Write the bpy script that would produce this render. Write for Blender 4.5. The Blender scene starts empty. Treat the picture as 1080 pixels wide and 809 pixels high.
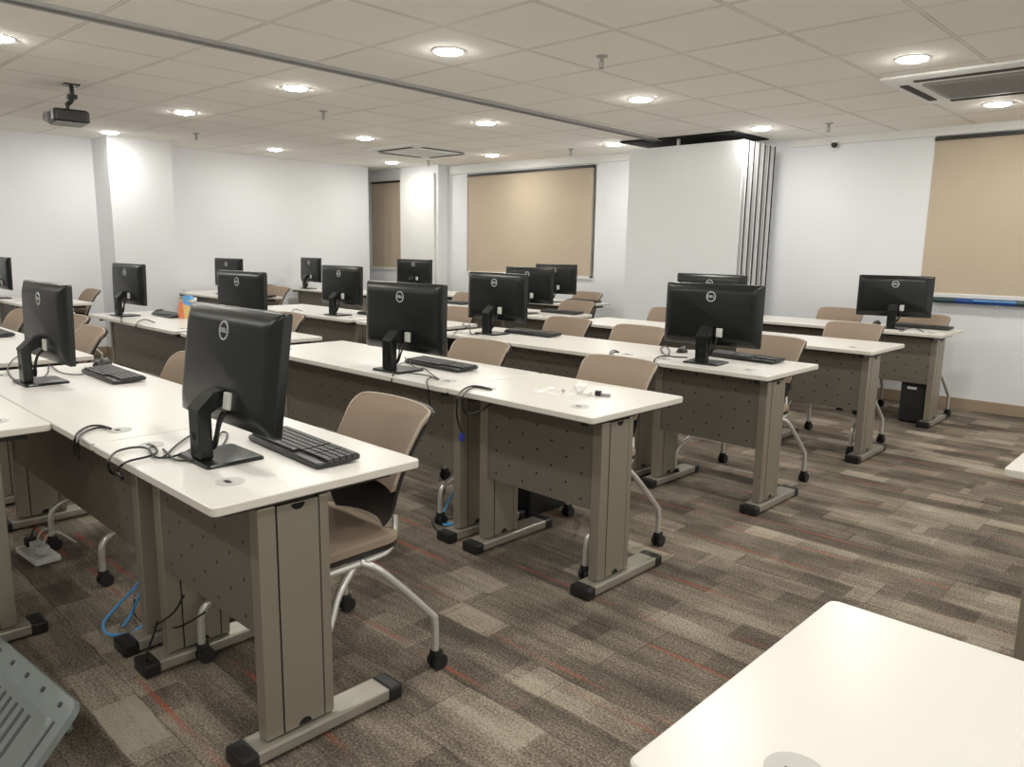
import bpy, bmesh, math, random
from math import sin, cos, pi, radians
from mathutils import Vector, Matrix
C = bpy.context.scene.collection
D = bpy.data
random.seed(7)

# ---------------------------------------------------------------- materials
def new_mat(name):
    m = D.materials.new(name); m.use_nodes = True
    nt = m.node_tree; b = nt.nodes['Principled BSDF']
    return m, nt, b
def simple(name, col, rough=.5, metal=0., spec=.5, coat=0., bump=None, vary=0.):
    m, nt, b = new_mat(name)
    b.inputs['Base Color'].default_value = (*col, 1)
    b.inputs['Roughness'].default_value = rough
    b.inputs['Metallic'].default_value = metal
    b.inputs['Specular IOR Level'].default_value = spec
    b.inputs['Coat Weight'].default_value = coat
    if vary or bump:
        tc = nt.nodes.new('ShaderNodeTexCoord')
        n = nt.nodes.new('ShaderNodeTexNoise'); n.inputs['Scale'].default_value = bump[0] if bump else 8
        n.inputs['Detail'].default_value = 4
        nt.links.new(tc.outputs['Object'], n.inputs['Vector'])
        if vary:
            mx = nt.nodes.new('ShaderNodeMix'); mx.data_type = 'RGBA'
            mx.inputs['A'].default_value = (*[c*(1-vary) for c in col], 1)
            mx.inputs['B'].default_value = (*[min(1, c*(1+vary)) for c in col], 1)
            nt.links.new(n.outputs['Fac'], mx.inputs['Factor'])
            nt.links.new(mx.outputs['Result'], b.inputs['Base Color'])
        if bump:
            bp = nt.nodes.new('ShaderNodeBump'); bp.inputs['Strength'].default_value = bump[1]
            bp.inputs['Distance'].default_value = .002
            nt.links.new(n.outputs['Fac'], bp.inputs['Height'])
            nt.links.new(bp.outputs['Normal'], b.inputs['Normal'])
    return m

class NB:                                   # tiny node builder
    def __init__(s, nt): s.nt = nt
    def _in(s, sock, v):
        if hasattr(v, 'is_output') or isinstance(v, bpy.types.NodeSocket): s.nt.links.new(v, sock)
        else: sock.default_value = v
    def m(s, op, a, b=0., c=0.):
        n = s.nt.nodes.new('ShaderNodeMath'); n.operation = op
        for i, v in enumerate((a, b, c)): s._in(n.inputs[i], v)
        return n.outputs[0]
    def comb(s, x, y, z=0.):
        n = s.nt.nodes.new('ShaderNodeCombineXYZ')
        for i, v in enumerate((x, y, z)): s._in(n.inputs[i], v)
        return n.outputs[0]
    def white(s, vec):
        n = s.nt.nodes.new('ShaderNodeTexWhiteNoise'); n.noise_dimensions = '3D'
        s.nt.links.new(vec, n.inputs['Vector']); return n.outputs['Value']
    def noise(s, vec, scale, detail=2., rough=.5):
        n = s.nt.nodes.new('ShaderNodeTexNoise'); n.inputs['Scale'].default_value = scale
        n.inputs['Detail'].default_value = detail; n.inputs['Roughness'].default_value = rough
        s.nt.links.new(vec, n.inputs['Vector']); return n.outputs['Fac']
    def mix(s, f, a, b, bt='MIX'):
        n = s.nt.nodes.new('ShaderNodeMix'); n.data_type = 'RGBA'; n.blend_type = bt
        s._in(n.inputs['Factor'], f); s._in(n.inputs['A'], a); s._in(n.inputs['B'], b)
        return n.outputs['Result']
    def mr(s, v, a, b, c=0., d=1.):
        n = s.nt.nodes.new('ShaderNodeMapRange')
        for i, x in enumerate((v, a, b, c, d)): s._in(n.inputs[i], x)
        return n.outputs[0]

def carpet():
    m, nt, b = new_mat('carpet_planks'); q = NB(nt)
    tc = nt.nodes.new('ShaderNodeTexCoord'); sp = nt.nodes.new('ShaderNodeSeparateXYZ')
    nt.links.new(tc.outputs['Object'], sp.inputs[0]); x, y = sp.outputs[0], sp.outputs[1]
    pw, pl = .25, 1.0
    v = q.m('DIVIDE', y, pw); row = q.m('FLOOR', v); fv = q.m('FRACT', v)
    off = q.white(q.comb(row, 3.3, 1.))
    u = q.m('ADD', q.m('DIVIDE', x, pl), off); col = q.m('FLOOR', u); fu = q.m('FRACT', u)
    plank = q.white(q.comb(row, col, .5))
    warp = q.m('MULTIPLY', q.m('SUBTRACT', q.noise(q.comb(q.m('MULTIPLY', x, 2.), q.m('MULTIPLY', y, 6.)), 2.), .5), .05)
    # carved rectangles: long cells of random tone, two sizes
    def cells(lx, ly, s, sd):
        r = q.m('FLOOR', q.m('ADD', q.m('DIVIDE', q.m('ADD', y, warp), ly), s))
        c = q.m('FLOOR', q.m('ADD', q.m('DIVIDE', x, lx), q.m('MULTIPLY', q.white(q.comb(r, sd, 2.)), 5.)))
        return q.white(q.comb(r, c, sd))
    c1 = cells(.48, .125, .0, 7.1); c2 = cells(.26, .125, .0, 3.7); c3 = cells(1.0, .0625, .2, 9.2)
    streak = q.noise(q.comb(q.m('MULTIPLY', x, 2.2), q.m('MULTIPLY', y, 26.), plank), 1., 3., .6)
    blotch = q.noise(q.comb(q.m('MULTIPLY', x, 1.6), q.m('MULTIPLY', y, 3.4)), 1.3, 3., .6)
    grain = q.noise(tc.outputs['Object'], 130., 2., .7)
    grain2 = q.noise(tc.outputs['Object'], 420., 1., .7)
    t = q.m('ADD', q.m('MULTIPLY', c1, .28), q.m('MULTIPLY', q.m('POWER', c2, 3.), .28))
    t = q.m('ADD', t, q.m('MULTIPLY', c3, .08)); t = q.m('ADD', t, q.m('MULTIPLY', plank, .14))
    t = q.m('ADD', t, q.m('MULTIPLY', q.m('SUBTRACT', streak, .5), .5))
    t = q.m('ADD', t, q.m('MULTIPLY', q.m('SUBTRACT', blotch, .5), .9))
    t = q.m('ADD', t, q.m('MULTIPLY', q.m('SUBTRACT', grain, .5), 1.5))
    t = q.m('ADD', t, q.m('MULTIPLY', q.m('SUBTRACT', grain2, .5), .8))
    t = q.mr(t, -.04, .77)
    ramp = nt.nodes.new('ShaderNodeValToRGB'); nt.links.new(t, ramp.inputs[0])
    e = ramp.color_ramp.elements
    e[0].position = 0.; e[0].color = (.058, .048, .039, 1)
    e[1].position = 1.; e[1].color = (.42, .37, .30, 1)
    k = e.new(.45); k.color = (.165, .137, .108, 1)
    k = e.new(.7); k.color = (.285, .24, .19, 1)
    # thin rust red yarn lines that run along the planks
    rr = q.white(q.comb(row, col, 11.)); pos = q.m('ADD', .1, q.m('MULTIPLY', q.white(q.comb(row, col, 5.)), .8))
    wob = q.m('ADD', fv, q.m('MULTIPLY', q.m('SUBTRACT', q.noise(q.comb(q.m('MULTIPLY', x, 9.), row), 1.), .5), .05))
    line = q.m('LESS_THAN', q.m('ABSOLUTE', q.m('SUBTRACT', wob, pos)), .035)
    fade = q.mr(q.noise(q.comb(q.m('MULTIPLY', x, 3.), q.m('MULTIPLY', y, 9.)), 1.), .40, .62)
    near = q.mr(x, -4.5, -.5, 1., .35)
    lf = q.m('MULTIPLY', q.m('MULTIPLY', q.m('MULTIPLY', line, q.m('GREATER_THAN', rr, .42)), fade), q.m('MULTIPLY', .8, near))
    colr = q.mix(lf, ramp.outputs[0], (.42, .075, .04, 1))
    seam = q.m('LESS_THAN', q.m('MINIMUM', fv, q.m('MULTIPLY', fu, 4.)), .016)
    colr = q.mix(q.m('MULTIPLY', seam, .45), colr, (.03, .025, .02, 1))
    nt.links.new(colr, b.inputs['Base Color'])
    b.inputs['Roughness'].default_value = .95; b.inputs['Specular IOR Level'].default_value = .15
    bp = nt.nodes.new('ShaderNodeBump'); bp.inputs['Strength'].default_value = .5; bp.inputs['Distance'].default_value = .004
    nt.links.new(q.m('ADD', grain, grain2), bp.inputs['Height']); nt.links.new(bp.outputs['Normal'], b.inputs['Normal'])
    return m

def ceiling_tiles():
    m, nt, b = new_mat('ceiling_tiles'); q = NB(nt)
    tc = nt.nodes.new('ShaderNodeTexCoord'); sp = nt.nodes.new('ShaderNodeSeparateXYZ')
    nt.links.new(tc.outputs['Object'], sp.inputs[0]); x, y = sp.outputs[0], sp.outputs[1]
    u = q.m('DIVIDE', q.m('ADD', x, 1.88), .6135); v = q.m('DIVIDE', q.m('SUBTRACT', y, 3.31), .6145)
    du = q.m('ABSOLUTE', q.m('SUBTRACT', q.m('FRACT', q.m('ADD', u, .5)), .5))
    dv = q.m('ABSOLUTE', q.m('SUBTRACT', q.m('FRACT', q.m('ADD', v, .5)), .5))
    d = q.m('MINIMUM', du, dv)
    line = q.m('LESS_THAN', d, .017)
    edge = q.m('LESS_THAN', q.m('ABSOLUTE', q.m('SUBTRACT', d, .017)), .005)
    tone = q.white(q.comb(q.m('FLOOR', u), q.m('FLOOR', v), 1.))
    base = q.mix(tone, (.88, .85, .795, 1), (.91, .88, .825, 1))
    n = q.noise(tc.outputs['Object'], 90., 3., .7)
    base = q.mix(q.m('MULTIPLY', n, .12), base, (.66, .63, .57, 1))
    broken = q.mr(q.noise(q.comb(x, y), 2.1, 2.), .35, .6, .45, 1.)
    colr = q.mix(q.m('MULTIPLY', line, q.m('MULTIPLY', broken, .55)), base, (.70, .665, .59, 1))
    colr = q.mix(q.m('MULTIPLY', edge, q.m('MULTIPLY', broken, .6)), colr, (.30, .28, .25, 1))
    nt.links.new(colr, b.inputs['Base Color']); b.inputs['Roughness'].default_value = .9
    b.inputs['Specular IOR Level'].default_value = .2
    return m

def perforated(name, col):
    m, nt, b = new_mat(name); q = NB(nt)
    tc = nt.nodes.new('ShaderNodeTexCoord'); sp = nt.nodes.new('ShaderNodeSeparateXYZ')
    nt.links.new(tc.outputs['Object'], sp.inputs[0]); x, z = sp.outputs[0], sp.outputs[2]
    # holes in diagonal bands: staggered lattice
    def lattice(ox, oz):
        u = q.m('SUBTRACT', q.m('FRACT', q.m('DIVIDE', q.m('ADD', x, 20 + ox), .16)), .5)
        v = q.m('SUBTRACT', q.m('FRACT', q.m('DIVIDE', q.m('ADD', z, 20 + oz), .105)), .5)
        uu = q.m('MULTIPLY', u, .16); vv = q.m('MULTIPLY', v, .105)
        return q.m('LESS_THAN', q.m('SQRT', q.m('ADD', q.m('MULTIPLY', uu, uu), q.m('MULTIPLY', vv, vv))), .0054)
    h = q.m('MAXIMUM', lattice(0., 0.), lattice(.08, .0525))
    ns = q.noise(tc.outputs['Object'], 260., 2.)
    base = q.mix(q.m('MULTIPLY', ns, .5), (*col, 1), (*[c*.75 for c in col], 1))
    nt.links.new(q.mix(h, base, (.004, .004, .004, 1)), b.inputs['Base Color'])
    b.inputs['Metallic'].default_value = .35; b.inputs['Roughness'].default_value = .42
    return m

def emis(name, col, s):
    m, nt, b = new_mat(name)
    b.inputs['Base Color'].default_value = (*col, 1)
    b.inputs['Emission Color'].default_value = (*col, 1); b.inputs['Emission Strength'].default_value = s
    return m

def blind_mat():
    m, nt, b = new_mat('roller_blind_fabric'); q = NB(nt)
    tc = nt.nodes.new('ShaderNodeTexCoord')
    n = q.noise(tc.outputs['Object'], 3., 2.); w = q.noise(tc.outputs['Object'], 400., 1.)
    c = q.mix(n, (.50, .41, .31, 1), (.55, .455, .35, 1)); c = q.mix(q.m('MULTIPLY', w, .15), c, (.4, .31, .22, 1))
    nt.links.new(c, b.inputs['Base Color']); b.inputs['Roughness'].default_value = .85
    return m

M = dict(
    carpet=carpet(), ceil=ceiling_tiles(),
    wall=simple('wall_paint', (.80, .81, .84), .75, bump=(60, .08)),
    wallw=simple('white_board_panel', (.85, .865, .895), .3),
    trim=simple('white_trim', (.78, .78, .76), .5),
    base=simple('beige_skirting', (.36, .27, .19), .5),
    top=simple('white_laminate', (.745, .722, .685), .28, spec=.4),
    topedge=simple('laminate_edge', (.68, .645, .585), .4),
    leg=simple('warm_grey_metal', (.29, .262, .208), .4, metal=.45, bump=(500, .15)),
    cover=simple('warm_grey_cover', (.27, .243, .192), .42, metal=.35, bump=(500, .15)),
    panel=perforated('perforated_steel', (.195, .178, .145)),
    foot=simple('silver_foot', (.42, .395, .34), .35, metal=.6),
    black=simple('black_plastic', (.012, .012, .013), .4),
    matte=simple('black_matte', (.008, .008, .008), .7),
    dark=simple('dark_gap', (.004, .004, .004), .9),
    mon=simple('monitor_shell', (.006, .0075, .0072), .3, spec=.38, bump=(700, .06)),
    scr=simple('monitor_glass', (.006, .006, .007), .15),
    emb=simple('silver_emblem', (.62, .64, .63), .35, metal=.3),
    port=simple('white_sticker', (.62, .63, .58), .5),
    key=simple('keycaps', (.030, .030, .032), .38), keyb=simple('keyboard_body', (.013, .013, .015), .35),
    fab=simple('taupe_fabric', (.275, .205, .15), .8, bump=(350, .25), vary=.08),
    fabe=simple('taupe_edge', (.38, .315, .25), .6),
    shell=simple('black_shell', (.014, .013, .013), .45),
    tube=simple('silver_tube', (.62, .61, .57), .3, metal=.55),
    grom=simple('grey_grommet', (.50, .49, .47), .45),
    grey=simple('grey_moulded_plastic', (.155, .175, .172), .45, bump=(300, .1)),
    greyd=simple('grey_groove', (.05, .056, .056), .6),
    blue=simple('blue_cable', (.12, .42, .85), .4), cable=simple('black_cable', (.006, .006, .007), .4),
    wcable=simple('pale_cable', (.55, .55, .52), .5),
    blind=blind_mat(), rail=simple('dark_rail', (.03, .028, .026), .5), alu=simple('aluminium', (.55, .55, .56), .35, metal=.6),
    lamp=emis('led_diffuser', (1., .985, .91), 172.), ring=simple('white_ring', (.8, .8, .78), .4),
    acgrey=simple('vent_grey', (.33, .325, .315), .6), acslot=simple('vent_slot', (.035, .03, .027), .8),
    white=simple('white_plastic', (.75, .75, .72), .4), paper=simple('paper', (.85, .85, .82), .7),
    orange=simple('orange_print', (.78, .25, .12), .5), yellow=simple('yellow_print', (.80, .58, .22), .5), bluep=simple('blue_print', (.13, .38, .75), .5),
    bluebar=simple('blue_sleeve', (.015, .06, .25), .3), ltblue=simple('light_blue_sleeve', (.16, .42, .75), .3), teal=simple('dark_teal', (.02, .05, .06), .4),
    film=None)
fm, fnt, fb = new_mat('clear_film'); fb.inputs['Base Color'].default_value = (.9, .9, .9, 1); fb.inputs['Roughness'].default_value = .15
fb.inputs['Alpha'].default_value = .22; M['film'] = fm

# ---------------------------------------------------------------- mesh helpers
def bx(bm, x0, x1, y0, y1, z0, z1, mi=0, bev=0.):
    vs = [bm.verts.new(p) for p in ((x0,y0,z0),(x1,y0,z0),(x1,y1,z0),(x0,y1,z0),(x0,y0,z1),(x1,y0,z1),(x1,y1,z1),(x0,y1,z1))]
    fs = [bm.faces.new([vs[i] for i in f]) for f in ((3,2,1,0),(4,5,6,7),(0,1,5,4),(1,2,6,5),(2,3,7,6),(3,0,4,7))]
    for f in fs: f.material_index = mi
    if bev:
        es = list({e for f in fs for e in f.edges})
        r = bmesh.ops.bevel(bm, geom=es, offset=bev, segments=2, affect='EDGES', profile=.6)
        for f in r['faces']: f.material_index = mi
def rrect(w, h, r, n=4):
    pts = []
    for cx, cy, a0 in ((w/2-r, h/2-r, 0), (-w/2+r, h/2-r, 90), (-w/2+r, -h/2+r, 180), (w/2-r, -h/2+r, 270)):
        for i in range(n+1):
            a = radians(a0 + 90*i/n); pts.append((cx + r*cos(a), cy + r*sin(a)))
    return pts
def loft(bm, rings, mi=0, caps=(True, True), closed=True):
    vr = [[bm.verts.new(p) for p in r] for r in rings]
    n = len(vr[0])
    for a, b in zip(vr[:-1], vr[1:]):
        for i in range(n if closed else n-1):
            j = (i+1) % n
            f = bm.faces.new((a[i], a[j], b[j], b[i])); f.material_index = mi
    if caps[0]: f = bm.faces.new(list(reversed(vr[0]))); f.material_index = mi
    if caps[1]: f = bm.faces.new(vr[-1]); f.material_index = mi
def cyl(bm, p, r, h, axis='z', n=20, r2=None, mi=0):
    r2 = r if r2 is None else r2
    def P(a, rr, t):
        u, v = rr*cos(a), rr*sin(a)
        return {'z': (p[0]+u, p[1]+v, p[2]+t), 'x': (p[0]+t, p[1]+u, p[2]+v), 'y': (p[0]+u, p[1]+t, p[2]-v)}[axis]
    loft(bm, [[P(2*pi*i/n, r, 0) for i in range(n)], [P(2*pi*i/n, r2, h) for i in range(n)]], mi)
def smooth_path(pts, n=6):
    if len(pts) < 3: return [Vector(p) for p in pts]
    P = [Vector(p) for p in pts]; P = [2*P[0]-P[1]] + P + [2*P[-1]-P[-2]]; out = []
    for i in range(1, len(P)-2):
        for k in range(n):
            t = k/n; a, b, c, d = P[i-1:i+3]
            out.append(.5*((2*b) + (c-a)*t + (2*a-5*b+4*c-d)*t*t + (3*b-a-3*c+d)*t**3))
    out.append(P[-2]); return out
def tube(bm, pts, r, n=8, smooth=6, mi=0):
    P = smooth_path(pts, smooth) if smooth else [Vector(p) for p in pts]
    rings = []; up = None
    for i, p in enumerate(P):
        t = (P[min(i+1, len(P)-1)] - P[max(i-1, 0)])
        if t.length < 1e-9: t = Vector((0, 0, 1))
        t.normalize()
        if up is None: up = t.orthogonal().normalized()
        up = (up - t*up.dot(t))
        if up.length < 1e-6: up = t.orthogonal()
        up.normalize(); s = t.cross(up)
        rings.append([p + (up*cos(2*pi*k/n) + s*sin(2*pi*k/n))*r for k in range(n)])
    loft(bm, rings, mi)
def obj(name, bm, mats, parent=None, smooth=False, loc=None):
    bmesh.ops.recalc_face_normals(bm, faces=bm.faces[:])
    me = D.meshes.new(name); bm.to_mesh(me); bm.free()
    for m in (mats if isinstance(mats, (list, tuple)) else [mats]): me.materials.append(m)
    if smooth:
        me.polygons.foreach_set('use_smooth', [True]*len(me.polygons))
        me.set_sharp_from_angle(angle=radians(38))
    o = D.objects.new(name, me); C.objects.link(o)
    if parent: o.parent = parent
    if loc: o.location = loc
    return o
def NBM(): return bmesh.new()
def thing(name, label, cat, loc=(0,0,0), rz=0., group=None):
    o = D.objects.new(name, None); C.objects.link(o); o.empty_display_size = .1
    o.location = loc; o.rotation_euler = (0, 0, radians(rz))
    return tag(o, label, cat, group)
def tag(o, label, cat, group=None):
    o['label'] = label; o['category'] = cat
    if group: o['group'] = group
    return o
def struct(name, bm, m, parent=None, smooth=False):
    o = obj(name, bm, m, parent, smooth)
    if not parent: o['kind'] = 'structure'
    return o
def dup(root, loc, rz, label, group=None):
    r = root.copy(); C.objects.link(r); r.location = loc; r.rotation_euler = (0, 0, radians(rz)); r['label'] = label
    if group: r['group'] = group
    def rec(src, dst):
        for ch in list(src.children):
            c = ch.copy(); C.objects.link(c); c.parent = dst; c.matrix_parent_inverse = ch.matrix_parent_inverse.copy(); rec(ch, c)
    rec(root, r); return r
CABLES={
 'a1':[(-2.223, 0.735, 0.696), (-2.303, 0.735, 0.7), (-2.202, 0.698, 0.757), (-2.301, 0.751, 0.757), (-2.323, 0.806, 0.757), (-2.284, 0.832, 0.757), (-2.186, 0.815, 0.757), (-2.16, 0.829, 0.757), (-2.268, 0.914, 0.757), (-2.346, 0.985, 0.757), (-2.367, 1.019, 0.757)],
 'a2':[(-2.207, 0.735, 0.702), (-2.253, 0.737, 0.716), (-2.149, 0.713, 0.757), (-2.182, 0.747, 0.757), (-2.195, 0.806, 0.757), (-2.232, 0.841, 0.757), (-2.306, 0.857, 0.757), (-2.268, 0.834, 0.757), (-2.174, 0.813, 0.757), (-2.145, 0.844, 0.757), (-2.168, 0.894, 0.757), (-2.204, 0.935, 0.757)],
 'a3':[(-2.307, 0.992, 0.757), (-2.122, 0.96, 0.757), (-2.186, 1.02, 0.757), (-2.291, 1.083, 0.757), (-2.327, 1.081, 0.757), (-2.245, 1.024, 0.757), (-2.166, 0.975, 0.757)],
 'a4':[(-2.242, 0.862, 0.757), (-2.121, 0.842, 0.757), (-2.079, 0.858, 0.757), (-2.059, 0.879, 0.757)],
 'b1':[(-2.621, 0.735, 0.687), (-2.543, 0.717, 0.757), (-2.638, 0.759, 0.757), (-2.693, 0.807, 0.757), (-2.677, 0.834, 0.757), (-2.613, 0.844, 0.757)],
 'b2':[(-2.586, 0.735, 0.682), (-2.487, 0.709, 0.757), (-2.594, 0.751, 0.757), (-2.642, 0.794, 0.757), (-2.649, 0.825, 0.757), (-2.613, 0.844, 0.757)],
 'c1':[(-2.358, 2.15, 0.567), (-2.377, 2.14, 0.64), (-2.248, 2.023, 0.757), (-2.331, 2.114, 0.757), (-2.394, 2.209, 0.757), (-2.406, 2.265, 0.757), (-2.351, 2.276, 0.757), (-2.289, 2.261, 0.757)],
 'c2':[(-2.221, 2.2, 0.718), (-2.303, 2.17, 0.664), (-2.341, 2.145, 0.674), (-2.233, 2.04, 0.757), (-2.316, 2.132, 0.757), (-2.378, 2.228, 0.757), (-2.353, 2.255, 0.757), (-2.289, 2.261, 0.757)],
 'd1':[(-3.291, 2.579, 0.757), (-2.995, 2.407, 0.757), (-2.914, 2.407, 0.757), (-2.734, 2.31, 0.757), (-2.636, 2.261, 0.757)],
 'd2':[(-2.514, 2.14, 0.626), (-2.559, 2.14, 0.674), (-2.467, 2.058, 0.757), (-2.634, 2.187, 0.757), (-2.699, 2.269, 0.757), (-2.639, 2.258, 0.757)],
 'd3':[(-2.636, 2.261, 0.757), (-2.754, 2.286, 0.757), (-2.837, 2.274, 0.757), (-2.914, 2.271, 0.757)],
 'd4':[(-2.845, 2.145, 0.729), (-2.899, 2.203, 0.757), (-3.078, 2.357, 0.757), (-3.153, 2.471, 0.757)],
 'e1':[(-2.349, 3.53, 0.598), (-2.324, 3.54, 0.696), (-2.331, 3.556, 0.757), (-2.396, 3.711, 0.757), (-2.389, 3.779, 0.757), (-2.523, 4.009, 0.757), (-2.646, 4.147, 0.757), (-2.583, 4.006, 0.757), (-2.449, 3.832, 0.757), (-2.353, 3.762, 0.757), (-2.271, 3.8, 0.757)],
 'f1':[(-2.628, 3.54, 0.703), (-2.56, 3.454, 0.757), (-2.703, 3.655, 0.757), (-2.728, 3.726, 0.757), (-2.658, 3.678, 0.757)],
 'f2':[(-2.601, 3.54, 0.706), (-2.576, 3.494, 0.757), (-2.68, 3.651, 0.757), (-2.658, 3.678, 0.757)],
 'g1':[(-3.873, 3.441, 0.757), (-4.121, 3.707, 0.757), (-4.234, 3.885, 0.757), (-4.263, 3.961, 0.757), (-3.921, 3.661, 0.757), (-3.88, 3.714, 0.757), (-3.994, 3.87, 0.757)],
 'g2':[(-3.925, 3.656, 0.757), (-4.48, 4.162, 0.757), (-4.611, 4.252, 0.757), (-4.456, 4.068, 0.757), (-4.272, 3.949, 0.757)],
 'h1':[(-3.72, 0.865, 0.757), (-3.907, 0.871, 0.757), (-4.152, 0.913, 0.757), (-4.438, 0.996, 0.757), (-4.599, 1.068, 0.757), (-4.422, 1.067, 0.757)],
 'h2':[(-3.881, 0.901, 0.757), (-3.78, 0.941, 0.757), (-3.919, 1.015, 0.757), (-4.188, 1.097, 0.757), (-3.944, 1.069, 0.757), (-3.824, 1.085, 0.757), (-3.789, 1.126, 0.757)],
 'i1':[(-5.961, 2.15, 0.718), (-5.916, 2.143, 0.757), (-6.156, 2.252, 0.757), (-6.242, 2.335, 0.757), (-5.98, 2.298, 0.757)],
 'i2':[(-6.241, 2.15, 0.745), (-6.595, 2.275, 0.757), (-6.939, 2.419, 0.757)],
 'j1':[(-5.887, 3.396, 0.757), (-6.308, 3.651, 0.757), (-6.476, 3.788, 0.757), (-6.255, 3.726, 0.757)],
 'k1':[(-2.191, 7.054, 0.757), (-1.97, 6.471, 0.757), (-2.008, 6.777, 0.757), (-1.966, 6.831, 0.757), (-1.826, 6.544, 0.757)],
 'bl1':[(-2.718, 0.95, 0.183), (-2.782, 0.93, 0.114), (-2.876, 0.884, 0.012), (-2.805, 0.831, 0.012), (-2.728, 0.812, 0.012), (-2.683, 0.83, 0.012), (-2.662, 0.87, 0.012), (-2.688, 0.921, 0.012), (-2.725, 0.985, 0.012)],
 'bl2':[(-2.721, 0.95, 0.164), (-2.731, 0.93, 0.102), (-2.805, 0.925, 0.012), (-2.735, 0.874, 0.012)],
 'bl3':[(-2.72, 2.5, 0.214), (-2.805, 2.5, 0.12), (-2.805, 2.424, 0.012), (-2.717, 2.36, 0.012), (-2.695, 2.402, 0.012), (-2.747, 2.5, 0.033), (-2.79, 2.5, 0.113)],
 'bl4':[(-2.754, 2.379, 0.012), (-2.688, 2.409, 0.012), (-2.699, 2.495, 0.012), (-2.766, 2.631, 0.012)],
 'bk1':[(-2.181, 0.93, 0.242), (-2.298, 0.93, 0.168), (-2.337, 0.9, 0.145), (-2.654, 0.957, 0.012), (-2.717, 0.932, 0.012), (-2.813, 0.938, 0.012), (-2.77, 0.93, 0.082)],
 'bk2':[(-2.254, 0.9, 0.283), (-2.284, 0.88, 0.226), (-2.343, 0.86, 0.176), (-2.642, 0.929, 0.012), (-2.61, 0.885, 0.012), (-2.655, 0.877, 0.012)],
 'bk3':[(-2.415, 0.839, 0.012), (-2.313, 0.8, 0.102), (-2.34, 0.83, 0.137), (-2.374, 0.86, 0.168)],
 'bk4':[(-2.81, 2.359, 0.012), (-2.719, 2.301, 0.012), (-2.637, 2.278, 0.012), (-2.618, 2.316, 0.012)],
 'bk5':[(-2.849, 2.5, 0.185), (-2.886, 2.5, 0.075), (-2.818, 2.41, 0.012), (-2.738, 2.454, 0.012)],
 'pw':[(-3.612, 0.811, 0.012), (-3.615, 0.837, 0.012), (-3.735, 0.913, 0.012), (-3.921, 0.972, 0.012), (-4.16, 1.0, 0.012)],
}

# ---------------------------------------------------------------- camera
cam_d = D.cameras.new('camera'); cam = D.objects.new('camera', cam_d); C.objects.link(cam)
YAW, PITCH, ROLL, H = -0.765230945, 0.175049642, 0.015481830, 1.35384049
fw = Vector((sin(YAW)*cos(PITCH), cos(YAW)*cos(PITCH), -sin(PITCH))); r0 = Vector((cos(YAW), -sin(YAW), 0)); u0 = r0.cross(fw)
rt = cos(ROLL)*r0 + sin(ROLL)*u0; up = -sin(ROLL)*r0 + cos(ROLL)*u0
R3 = Matrix((rt, up, -fw)).transposed()
cam.matrix_world = Matrix.Translation((0, 0, H)) @ R3.to_4x4()
cam_d.sensor_fit = 'HORIZONTAL'; cam_d.sensor_width = 36; cam_d.lens = 807.5766/1080*36; cam_d.clip_start = .02
bpy.context.scene.camera = cam

# ---------------------------------------------------------------- room
XL, XR, YN, YB = -10.0, 2.8, -3.0, 7.6
ZT = 2.446
def cz(x): return ZT + max(0., -4.3 - x)*.0155
b = NBM(); bx(b, XL-1.1, XR, YN, YB+.15, -.06, 0); struct('floor', b, M['carpet'])
b = NBM()
for xa, xb in ((XR, -4.3), (-4.3, XL-1.1)):
    v = [b.verts.new(p) for p in ((xa, YN, cz(xa)), (xa, YB+.15, cz(xa)), (xb, YB+.15, cz(xb)), (xb, YN, cz(xb)))]
    w = [b.verts.new((q.co.x, q.co.y, q.co.z+.05)) for q in v]
    b.faces.new(v); b.faces.new(w)
struct('ceiling', b, M['ceil'])
ZW = 2.62
b = NBM(); bx(b, XL-.12, XL, YN, 3.26, 0, ZW); struct('wall_left', b, M['wall'])
b = NBM(); bx(b, XL-.12, XL+.5, 3.26, 3.97, 0, ZW); struct('wall_column', b, M['wall'])
b = NBM(); bx(b, XL-.12, XL, 3.97, 7.16, 0, ZW); struct('wall_left_recess', b, M['wall'])
b = NBM(); bx(b, XL-1.1, XL-.98, 7.16, YB, 0, ZW); bx(b, XL-1.1, XL-.12, 7.04, 7.16, 0, ZW); struct('wall_left_alcove', b, M['wall'])
b = NBM(); bx(b, XL-.12, XR, YN-.1, YN, 0, ZW); struct('wall_near', b, M['wall'])
# back wall with three window openings
WIN = [(-2.19, 1.6), (-8.24, -5.93), (-10.55, -9.68)]
b = NBM(); xs = [XL-1.1] + [v for w in sorted(WIN) for v in w] + [XR]
for i in range(0, len(xs), 2): bx(b, xs[i], xs[i+1], YB, YB+.15, 0, ZW)
for w in WIN: bx(b, w[0], w[1], YB, YB+.15, 0, 1.0); bx(b, w[0], w[1], YB, YB+.15, 2.37, ZW)
struct('wall_back', b, M['wall'])
b = NBM(); bx(b, -3.5, XR, YB-.03, YB-.001, 2.375, ZT+.01); struct('trim_1', b, M['trim'])
b = NBM(); bx(b, -8.6, -4.8, YB-.03, YB-.001, 2.385, 2.50); struct('trim_2', b, M['trim'])
# pilaster with tall door beside the far left window
b = NBM(); bx(b, -9.53, -8.66, 7.42, YB-.001, 0, ZW); struct('wall_pier', b, M['wall'])
b = NBM(); bx(b, -9.50, -8.72, 7.385, 7.417, .01, 2.40); dr = struct('door_1', b, M['trim'])
b = NBM(); cyl(b, (-8.80, 7.385, 1.03), .028, -.012, 'y'); tube(b, [(-8.80,7.373,1.03),(-8.80,7.34,1.03),(-8.82,7.335,1.03),(-8.92,7.335,1.03)], .009, smooth=0); obj('door_handle', b, M['alu'], dr, True)
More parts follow.
